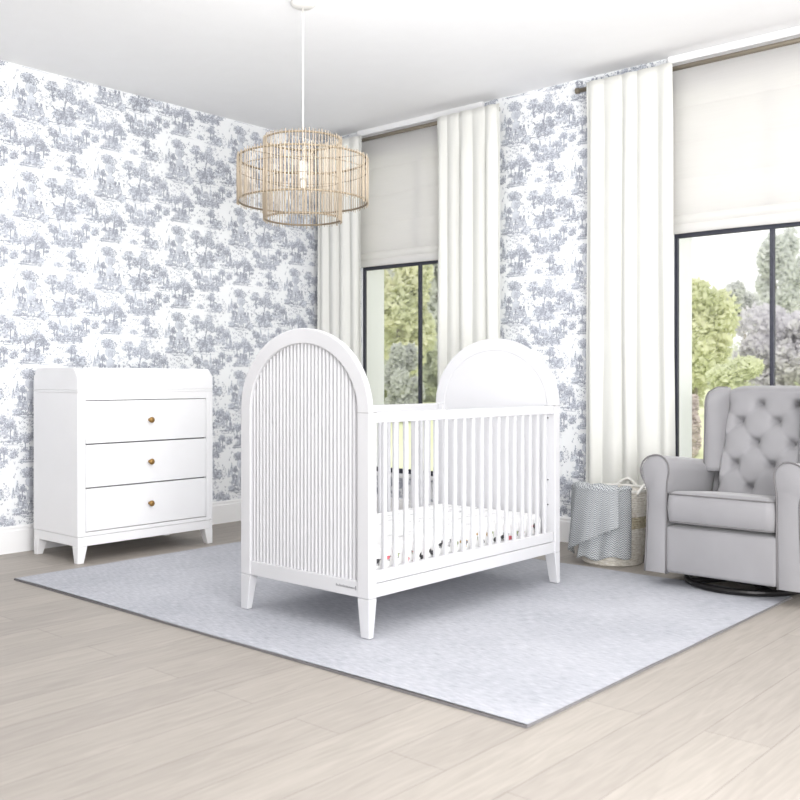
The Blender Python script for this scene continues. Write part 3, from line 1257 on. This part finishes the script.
# ------------------------------------------------------------------ armchair (swivel glider)
def build_chair():
    cx, cy = -1.783, 4.55
    root = empty('armchair', (cx, cy, ZR), 'grey velvet wingback swivel armchair with tufted back, before the right window', 'armchair')
    V, P = M['velvet'], M['piping']
    # swivel base
    mb = MB()
    mb.tube([(.275 * cos(2 * pi * k / 48), .275 * sin(2 * pi * k / 48), .016) for k in range(48)], .015, 10, closed=True)
    for k in range(4):
        a = pi / 4 + k * pi / 2
        mb.tube([(0, 0, .03), (.27 * cos(a), .27 * sin(a), .018)], .014, 8)
    mb.lathe([(.06, .01), (.06, .06), (.12, .075), (.12, .088)], 24)
    mb.build('swivel_base', M['black'], root, smooth=False)['label'] = 'round black metal swivel ring'
    # seat box
    mb = MB()
    mb.box(-.262, .262, -.322, .17, .07, .292)
    mb.build('seat_box', V, root, bevel=.018, seg=4, smooth=True)
    # cushion
    mb = MB()
    cw, c0, c1 = .250, -.345, .15
    z0, z1 = .312, .452

    def ring(ins, z, crown=0):
        pts = []
        n, c = 6, .035
        for (sx, sy, a0) in ((1, 1, 0), (-1, 1, 90), (-1, -1, 180), (1, -1, 270)):
            for k in range(n + 1):
                a = radians(a0 + 90 * k / n)
                pts.append((sx * (cw - c) + (c - ins) * cos(a), (c0 + c1) / 2 + sy * ((c1 - c0) / 2 - c) + (c - ins) * sin(a), z))
        return pts
    rings = [ring(.012, z0), ring(.002, z0 + .012), ring(-.004, (z0 + z1) / 2), ring(.002, z1 - .012), ring(.012, z1), ring(.034, z1 + .010), ]
    m = len(rings[0])
    vs = [p for q in rings for p in q]
    fs = [(i * m + k, i * m + (k + 1) % m, (i + 1) * m + (k + 1) % m, (i + 1) * m + k) for i in range(len(rings) - 1) for k in range(m)]
    b = len(vs)
    # crowned top
    inner = []
    for q in (.72, .38):
        for p in rings[-1]:
            inner.append((p[0] * q, (c0 + c1) / 2 + (p[1] - (c0 + c1) / 2) * q, z1 + .010 + .008 * (1 - q)))
    vs += inner + [(0, (c0 + c1) / 2, z1 + .018)]
    L5 = 5 * m
    for k in range(m):
        k2 = (k + 1) % m
        fs += [(L5 + k, L5 + k2, b + k2, b + k), (b + k, b + k2, b + m + k2, b + m + k), (b + m + k, b + m + k2, b + 2 * m)]
    fs.append(tuple(range(m - 1, -1, -1)))
    mb.add(vs, fs)
    tilt = lambda p: (p[0], p[1], p[2] - .045 * (p[1] - c0) / (c1 - c0))
    mb.v = [tilt(p) for p in mb.v]
    cu = mb.build('seat_cushion', V, root, smooth=True)
    for z in (z0 + .006, z1 - .004):
        q = MB()
        q.tube([tilt(p) for p in ring(.001, z)], .0032, 8, closed=True)
        q.build('piping', P, cu, smooth=True)  # lower one's dark grey also stands in for the shadow under the cushion
    # arms: scrolled profile swept front to back, falling toward the back
    prof = [(-.262, .062), (-.258, .30), (-.258, .47), (-.252, .53), (-.247, .565), (-.252, .600), (-.270, .625), (-.298, .638), (-.33, .636), (-.362, .622), (-.384, .597), (-.392, .565), (-.388, .535), (-.372, .497), (-.360, .465), (-.357, .42), (-.362, .25), (-.372, .062)]
    for s in (-1, 1):
        mb = MB()
        n = len(prof)
        ys = [-.318, -.314, -.300, -.15, 0, .15, .325, .335]
        ins = [.010, .003, 0, 0, 0, 0, 0, .01]
        vs = []
        for y, q in zip(ys, ins):
            t = (y + .318) / .65
            for (x, z) in prof:
                z = z - .014 * max(0, min(1, (z - .45) / .1))
                zz = z - (max(0, z - .3) / .34) * .07 * max(0, t) ** 1.1
                mx, mz = -.315, .40
                x2 = x + (q if x < mx else -q)
                z2 = zz + (-q if zz > mz else q * .3)
                vs.append((-s * x2, y, z2))
        fs = [(i * n + k, i * n + (k + 1) % n, (i + 1) * n + (k + 1) % n, (i + 1) * n + k) for i in range(len(ys) - 1) for k in range(n)]
        fs += [tuple(range(n)), tuple(range(len(vs) - 1, len(vs) - n - 1, -1))]
        mb.add(vs, fs)
        ao = mb.build('arm', V, root, smooth=True)
        md = ao.modifiers.new('e', 'EDGE_SPLIT')
        md.split_angle = radians(42)
        q = MB()
        path = [(-s * x, -.3165, z - .014 * max(0, min(1, (z - .45) / .1))) for (x, z) in prof]
        # smooth the outline
        sm = []
        for i in range(len(path) - 1):
            p0, p1, p2, p3 = [Vector(path[j]) for j in (max(0, i - 1), i, i + 1, min(len(path) - 1, i + 2))]
            for t in (0, .33, .66):
                sm.append(.5 * ((2 * p1) + (p2 - p0) * t + (2 * p0 - 5 * p1 + 4 * p2 - p3) * t * t + (3 * p1 - p0 - 3 * p2 + p3) * t ** 3))
        sm.append(Vector(path[-1]))
        q.tube(sm, .0042, 8)
        q.build('piping', P, ao, smooth=True)['label'] = 'dark grey piping round the arm front'
    # tufted back
    zb0, zt = .40, .955
    HB = zt - zb0
    half = .205
    pu, pv = .178, .103
    v0 = .083 - .0
    rows = []
    zrow = [.862, .862 - pv * .85, .862 - 2 * pv * .93, .862 - 3 * pv * .97, .862 - 4 * pv]
    btn = []
    for i, z in enumerate(zrow):
        xsb = (-pu, 0, pu) if i % 2 == 0 else (-pu / 2, pu / 2)
        for x in xsb:
            btn.append((x - .03, z))

    def back_y(z):
        return .135 + (z - .45) * .36

    def tuft(x, z):
        h = 1.0
        for bx, bz in btn:
            d2 = ((x - bx) / .030) ** 2 + ((z - bz) / .028) ** 2
            h -= .9 * math.exp(-d2 * 2.2) + .42 * math.exp(-d2 / 4.5)
        # diagonal creases between neighbouring buttons
        cr = 0
        for i in range(len(btn)):
            for j in range(i + 1, len(btn)):
                ax, az = btn[i]
                bx, bz = btn[j]
                if abs(abs(ax - bx) - pu / 2) < .01 and abs(az - bz) < pv * 1.2:
                    dx, dz = bx - ax, bz - az
                    l2 = dx * dx + dz * dz
                    t = max(0, min(1, ((x - ax) * dx + (z - az) * dz) / l2))
                    d = math.hypot(x - ax - t * dx, z - az - t * dz)
                    cr = max(cr, math.exp(-(d / .011) ** 2) * (.05 + .26 * abs(2 * t - 1)))
        return h - cr

    def bf(u, v):
        x = -half + 2 * half * u
        z = zb0 + HB * v
        e = min(1, min(u, 1 - u) / .07, (1 - v) / .06)
        puff = sin(pi / 2 * max(0, e)) ** .6
        th = .050 * puff + .046 * tuft(x, z) * puff
        zz = z - .016 * (abs(2 * u - 1) ** 6) * v * 1.5
        wv = half * (1 + .06 * v)
        return (-wv + 2 * wv * u, back_y(z) + .05 - th, zz)
    mb = MB()
    nu, nv = 72, 92
    mb.grid(bf, nu, nv)
    bk = mb.build('tufted_back', V, root, smooth=True)
    bk['label'] = 'diamond tufted back panel'
    for bx, bz in btn:
        q = MB()
        q.lathe([(.001, -.005), (.006, -.004), (.009, 0), (.008, .004), (.001, .005)], 12, axis='y')
        y = bf((bx + half) / (2 * half), (bz - zb0) / HB)[1]
        wv = (1 + .06 * (bz - zb0) / HB)
        q.build('button', V, bk, smooth=True, loc=(bx * wv, y - .002, bz))
    # outer back shell
    mb = MB()
    pts = []
    vs, fs = [], []
    nz = 10
    for k in range(nz + 1):
        z = .075 + (.945 - .075) * k / nz
        y = back_y(max(z, .38))
        hw = .25 if z < .5 else .25 - .035 * (z - .5) / .45
        hw2 = hw - (.03 if k == nz else 0)
        vs += [(-hw2, y + .045, z), (hw2, y + .045, z), (hw2, y + .115, z), (-hw2, y + .115, z)]
    for k in range(nz):
        for a in range(4):
            b = (a + 1) % 4
            fs.append((4 * k + a, 4 * k + b, 4 * k + 4 + b, 4 * k + 4 + a))
    fs += [(0, 3, 2, 1), (4 * nz, 4 * nz + 1, 4 * nz + 2, 4 * nz + 3)]
    mb.add(vs, fs)
    mb.build('back_shell', V, root, bevel=.02, seg=3, smooth=True)
    # wings
    for s in (-1, 1):
        # inner face runs from the front edge (flared out) to the joint with the back
        nz, ny = 18, 8

        def wf(side):
            pts = []
            for j in range(nz + 1):
                t = j / nz
                z = .522 + (.945 - .522) * t
                yj = back_y(z) + .03
                yf = .112 + .02 * t
                if t > .8:                      # rounded upper front corner
                    q = (t - .8) / .2
                    yf += (yj - yf) * .62 * (1 - sqrt(max(0, 1 - q * q)))
                row = []
                for i in range(ny + 1):
                    u = i / ny
                    y = yf + (yj - yf) * u
                    x = .236 + (.216 - .236) * u - .012 * sin(pi * u)
                    pad = .030 * (1 - (2 * u - 1) ** 4 * .75)
                    if t > .9:
                        pad *= max(.25, sqrt(max(0, 1 - ((t - .9) / .1) ** 2)))
                    row.append((s * (x + .012 + side * (pad + .006)), y, z))
                pts.append(row)
            return pts
        A, B = wf(-1), wf(1)
        vs = [p for row in A for p in row] + [p for row in B for p in row]
        n1 = ny + 1
        off = (nz + 1) * n1
        fs = []
        for j in range(nz):
            for i in range(ny):
                a = j * n1 + i
                fs.append((a, a + 1, a + n1 + 1, a + n1))
                fs.append((off + a, off + a + n1, off + a + n1 + 1, off + a + 1))
            a = j * n1
            fs.append((a, a + n1, off + a + n1, off + a))
            a += ny
            fs.append((a, off + a, off + a + n1, a + n1))
        for i in range(ny):
            fs.append((i, off + i, off + i + 1, i + 1))
            a = nz * n1 + i
            fs.append((a, a + 1, off + a + 1, off + a))
        mb = MB()
        mb.add(vs, fs)
        wo = mb.build('wing', V, root, smooth=True)
        q = MB()
        path = [Vector(B[j][0]) + Vector((s * .001, -.001, 0)) for j in range(nz + 1)] + [Vector(B[nz][i]) + Vector((0, 0, .001)) for i in range(1, ny + 1)]
        q.tube(path, .004, 8)
        q.build('piping', P, wo, smooth=True)


build_chair()


# ------------------------------------------------------------------ basket and blanket
def build_basket():
    bx, by = -2.585, 4.70
    H = .395
    root = empty('storage_basket', (bx, by, 0), 'round woven cream rope basket on the floor beside the armchair', 'basket')

    def rad(z):
        t = z / H
        return .158 + .030 * sin(pi * min(1, t * .62)) + .004 * t
    coil = .0125
    for nm, za, zb_, mk in (('lower_wall', 0, .20, 'basket'), ('woven_band', .20, .262, 'basket_band'), ('upper_wall', .262, H, 'basket')):
        n = max(2, round((zb_ - za) / coil))
        prof_o, prof_i = [], []
        for i in range(n):
            for q in range(5):
                z = za + (zb_ - za) * (i + q / 5) / n
                prof_o.append((rad(z) + .0042 * sin(pi * q / 5), z))
        prof_o.append((rad(zb_), zb_))
        prof_i = [(rad(zb_) - .010, zb_), (rad(za) - .010, za)]
        mb = MB()
        pr = prof_o + prof_i
        if za == 0:
            pr = [(.001, .002), (rad(0) - .01, .001)] + prof_o + [(rad(zb_) - .010, zb_), (rad(.02) - .012, .014), (.001, .014)]
        vs, fs = [], []
        N = 56
        for (r_, z) in pr:
            for k in range(N):
                a = 2 * pi * k / N
                vs.append((r_ * cos(a), r_ * sin(a), z))
        for i in range(len(pr) - 1):
            for k in range(N):
                l = (k + 1) % N
                fs.append((i * N + k, i * N + l, (i + 1) * N + l, (i + 1) * N + k))
        mb.add(vs, fs)
        o = mb.build(nm, M[mk], root, smooth=True)
        if mk == 'basket_band':
            o['label'] = 'tan woven band round the middle'
    q = MB()
    rr = rad(H) - .004
    q.tube([(rr * cos(2 * pi * k / 48), rr * sin(2 * pi * k / 48), H + .003) for k in range(48)], .0085, 8, closed=True)
    q.build('rim', M['rope'], root, smooth=True)
    toward = math.atan2(-by, -bx)
    for off in (2.7, 1.08):
        a = toward + off
        mb = MB()
        path = []
        for k in range(13):
            t = k / 12
            aa = a + (t - .5) * .75
            path.append(((rr + .012) * cos(aa), (rr + .012) * sin(aa), H - .012 + .052 * sin(pi * t)))
        mb.tube(path, .008, 8)
        mb.build('rope_handle', M['rope'], root, smooth=True)
    # blanket: two folds of one knitted throw over the near rim
    bl = empty('throw_blanket', (bx, by, .05), 'grey herringbone knit throw blanket draped over the rim of the basket', 'blanket')

    def flap(name, a0, a1, gap, hem, inner, seed, label):
        r = random.Random(seed)
        nu, nv = 44, 60
        mb = MB()
        uv = []
        ph = r.uniform(0, 6)

        def fn(u, v):
            ang = toward + radians(a0 + (a1 - a0) * u)
            kk = max(0, min(1, (v - .3) / .7))
            ang += radians(24 * (1 - kk) * (1 - u))
            hz = hem(u)
            Lh = H + .016 - hz
            Li = inner
            s = v * (Lh + Li + .05)
            wave = (.010 * sin(u * 9 + ph) + .006 * sin(u * 19 + ph * 2))
            if s < Li:                          # inside, rising to the rim
                k = s / Li
                rr_ = rad(H) - .030 - gap * .2
                rr_ -= .03 * (1 - k)
                z = H + .012 - Li * .35 * (1 - k) ** 1.3 + .010 * k
            elif s < Li + .05:                  # over the rim
                k = (s - Li) / .05
                an = pi * (1 - k)
                rr_ = rad(H) - .002 + (.028 + gap * .6) * cos(an)
                z = H + .016 + (.016 + gap * .5) * sin(an) + .004 * sin(u * 14 + ph)
            else:                               # hanging outside
                k = (s - Li - .05) / Lh
                z = H + .016 - Lh * k
                rr_ = rad(max(0, min(H, z))) + .014 + gap + wave * (.2 + 1.0 * k) + .030 * k * k
                rr_ = max(rr_, rad(max(0, min(H, z))) + .008 + gap)
            return (rr_ * cos(ang), rr_ * sin(ang), z - .05)
        for j in range(nv + 1):
            for i in range(nu + 1):
                u, v = i / nu, j / nv
                uv.append((u * radians(abs(a1 - a0)) * .2, v * (H + .1)))
        mb.grid(fn, nu, nv)
        mb.uv = uv
        o = mb.build(name, M['knit'], bl, smooth=True, solid=.006)
        o['label'] = label
    flap('under_fold', -58, 28, .001, lambda u: .03 + .03 * u + .012 * sin(u * 12), .10, 4, 'lower darker fold of the throw')
    flap('upper_fold', -100, 8, .020, lambda u: .026 + .20 * u ** 1.15, .12, 6, 'upper fold of the throw, slanting hem')


build_basket()


# ------------------------------------------------------------------ garden beyond the windows
def gz(y):
    t = max(0, min(1, (y - 6) / 5.5))
    return -.25 + .85 * t * t * (3 - 2 * t)


mb = MB()
mb.grid(lambda u, v: (-45 + 62 * u, YB + WT + .05 + 55 * v * v, gz(YB + WT + .05 + 55 * v * v) + .03 * sin(u * 20) * sin(v * 17)), 60, 90)
o = mb.build('lawn', M['lawn'], smooth=True)
struct(o, 'structure')


def tree(name, px, py, rx, ry, d, c0, c1, label, cat, n=2600, leaf=.10, lumps=14, seed=1, trunk=True, group=None):
    c = place(px, py, d)
    k = d / FPX
    RX, RZ = rx * k, ry * k
    GZ = gz(c.y) - .03
    if not trunk:                       # shrubs are leafy down to the grass
        top = c.z + RZ
        RZ = (top - GZ) / 2 * 1.02
        c.z = GZ + RZ * .96
    r = random.Random(seed)
    root = empty(name, (c.x, c.y, GZ), label, cat, group)
    lump = []
    for i in range(lumps):
        a, b = r.uniform(0, 2 * pi), -.95 + 1.9 * (i + r.random()) / lumps
        q = r.uniform(.4, .75)
        w = sqrt(max(0, 1 - b * b * .7))
        lump.append((Vector((RX * q * w * cos(a), RX * q * w * sin(a), RZ * .72 * b)), r.uniform(.28, .46)))
    mb = MB()
    mb.raw = True
    cz = c.z - GZ
    for i in range(n):
        p, q = lump[r.randrange(lumps)]
        dv = Vector((r.gauss(0, 1), r.gauss(0, 1), r.gauss(0, 1))).normalized() * (r.random() ** .35)
        pos = p + Vector((dv.x * RX * q, dv.y * RX * q, dv.z * max(RZ * q * .9, RX * .2)))
        pos.z = max(pos.z, .02 - cz + r.random() * .08)
        u = Vector((r.gauss(0, 1), r.gauss(0, 1), r.gauss(0, 1))).normalized()
        w = u.orthogonal().normalized()
        s = leaf * r.uniform(.5, 1.3)
        pos.z += cz
        mb.add([pos - u * s, pos - w * s * .5, pos + u * s, pos + w * s * .5], [(0, 1, 2, 3)])
    mb.build('foliage', leaf_mat(name + '_leaves', c0, c1, 1.6 / max(.3, RX), .5), root)
    if trunk:
        t = MB()
        tr = max(.04, RX * .06)
        t.tube([(0, 0, 0), (.02, .01, cz * .5), (0, 0, cz)], [tr * 1.2, tr, tr * .6], 8)
        for i in range(4):
            p = lump[i * 3][0]
            t.tube([(0, 0, cz * .75), (p.x * .5, p.y * .5, cz + p.z * .4), (p.x, p.y, cz + p.z)], [tr * .55, tr * .4, tr * .15], 6)
        t.build('trunk', M['bark'], root, smooth=True)
    return root


G = 'trees and shrubs in the garden'  # foliage colours are paled to paint in haze and overexposed daylight
# left window
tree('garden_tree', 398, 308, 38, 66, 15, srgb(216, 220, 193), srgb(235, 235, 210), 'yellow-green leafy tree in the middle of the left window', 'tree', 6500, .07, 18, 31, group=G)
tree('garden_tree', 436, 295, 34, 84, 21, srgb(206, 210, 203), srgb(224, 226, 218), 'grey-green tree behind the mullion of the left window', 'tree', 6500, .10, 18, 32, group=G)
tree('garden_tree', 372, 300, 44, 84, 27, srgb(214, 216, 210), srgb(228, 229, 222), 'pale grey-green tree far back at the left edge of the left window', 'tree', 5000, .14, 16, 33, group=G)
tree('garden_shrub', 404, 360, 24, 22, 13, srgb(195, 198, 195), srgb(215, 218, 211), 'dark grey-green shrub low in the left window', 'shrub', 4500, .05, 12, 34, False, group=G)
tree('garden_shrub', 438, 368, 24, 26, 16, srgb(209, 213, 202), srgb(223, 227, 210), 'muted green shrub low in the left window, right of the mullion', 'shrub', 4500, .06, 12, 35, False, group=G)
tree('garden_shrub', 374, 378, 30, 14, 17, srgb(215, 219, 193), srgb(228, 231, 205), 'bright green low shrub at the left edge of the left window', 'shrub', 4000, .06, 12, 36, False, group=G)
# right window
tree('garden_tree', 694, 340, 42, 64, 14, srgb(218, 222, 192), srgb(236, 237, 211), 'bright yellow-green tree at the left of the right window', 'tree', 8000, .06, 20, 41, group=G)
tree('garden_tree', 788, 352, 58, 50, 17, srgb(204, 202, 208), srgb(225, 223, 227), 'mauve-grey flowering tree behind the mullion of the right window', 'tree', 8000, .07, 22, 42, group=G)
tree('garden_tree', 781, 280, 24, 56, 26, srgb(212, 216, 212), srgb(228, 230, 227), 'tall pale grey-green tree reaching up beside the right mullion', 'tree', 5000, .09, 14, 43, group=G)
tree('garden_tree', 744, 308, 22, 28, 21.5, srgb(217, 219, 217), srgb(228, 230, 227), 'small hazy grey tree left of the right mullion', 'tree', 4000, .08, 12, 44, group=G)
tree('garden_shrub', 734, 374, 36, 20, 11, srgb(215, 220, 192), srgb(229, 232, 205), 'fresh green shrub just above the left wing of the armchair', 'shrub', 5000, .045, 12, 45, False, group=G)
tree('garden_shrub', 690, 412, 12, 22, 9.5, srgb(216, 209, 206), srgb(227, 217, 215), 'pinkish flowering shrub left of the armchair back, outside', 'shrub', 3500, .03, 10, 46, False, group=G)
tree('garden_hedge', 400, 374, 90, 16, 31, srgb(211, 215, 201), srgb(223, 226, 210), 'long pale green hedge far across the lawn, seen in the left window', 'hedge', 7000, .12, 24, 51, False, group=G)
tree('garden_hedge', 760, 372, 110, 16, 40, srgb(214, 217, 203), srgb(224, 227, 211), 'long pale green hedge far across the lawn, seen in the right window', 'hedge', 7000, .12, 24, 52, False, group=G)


# ------------------------------------------------------------------ light
w = bpy.data.worlds.new('sky')
scn.world = w
w.use_nodes = True
wn = w.node_tree.nodes
bg = wn['Background']
bg.inputs[0].default_value = (1, 1, 1, 1)
bg.inputs[1].default_value = 1.2


def area(name, loc, target, sx, sy, power, col=(1, 1, 1)):
    l = bpy.data.lights.new(name, 'AREA')
    l.shape = 'RECTANGLE'
    l.size, l.size_y = sx, sy
    l.energy = power
    l.color = col
    o = bpy.data.objects.new(name, l)
    COL.objects.link(o)
    o.location = loc
    d = Vector(target) - Vector(loc)
    o.rotation_euler = d.to_track_quat('-Z', 'Y').to_euler()
    return o


area('window_light_right', (2.4, 1.4, 1.9), (-.9, 2.3, 0), 2.6, 1.8, 60, (1, .99, .98))  # added fill from the open right side; no window stands there
area('ceiling_softbox', (-3.3, 2.3, 2.76), (-3.5, 2.5, 0), 3.2, 3.0, 30)  # unseen fill added over the room, not a ceiling fitting
area('bounce_flash', (.5, .9, 1.1), (-1.3, 2.9, 2.82), 1.4, 1.4, 130)  # added fill turned up at the ceiling to brighten the room

area('corner_softbox', (-2.6, 2.7, 1.9), (-4.6, 5.06, 1.95), 1.4, 1.0, 9)  # added fill to lift the left shade and the corner
sl = bpy.data.lights.new('garden_sun', 'SUN')
sl.energy = 1.5
sl.angle = radians(3)
sl.color = (1, .97, .92)
so = bpy.data.objects.new('garden_sun', sl)
COL.objects.link(so)
so.location = (4, -3, 8)
so.rotation_euler = Vector((-.4, .62, -.68)).to_track_quat('-Z', 'Y').to_euler()

# ------------------------------------------------------------------ camera
cam = bpy.data.cameras.new('camera')
cam.sensor_width = 36
cam.lens = FPX / 800 * 36
cam.shift_y = -21 / 800
co = bpy.data.objects.new('camera', cam)
COL.objects.link(co)
co.location = (0, 0, 1)
co.rotation_euler = (radians(90), 0, CAM_ROT)
scn.camera = co
cam.dof.use_dof = True
cam.dof.focus_distance = 4.9
cam.dof.aperture_fstop = 3.6

scn.view_settings.view_transform = 'Standard'
scn.view_settings.look = 'None'
scn.view_settings.exposure = .1
scn.view_settings.gamma = 1
scn.cycles.use_denoising = True
scn.cycles.max_bounces = 10
scn.cycles.transparent_max_bounces = 12
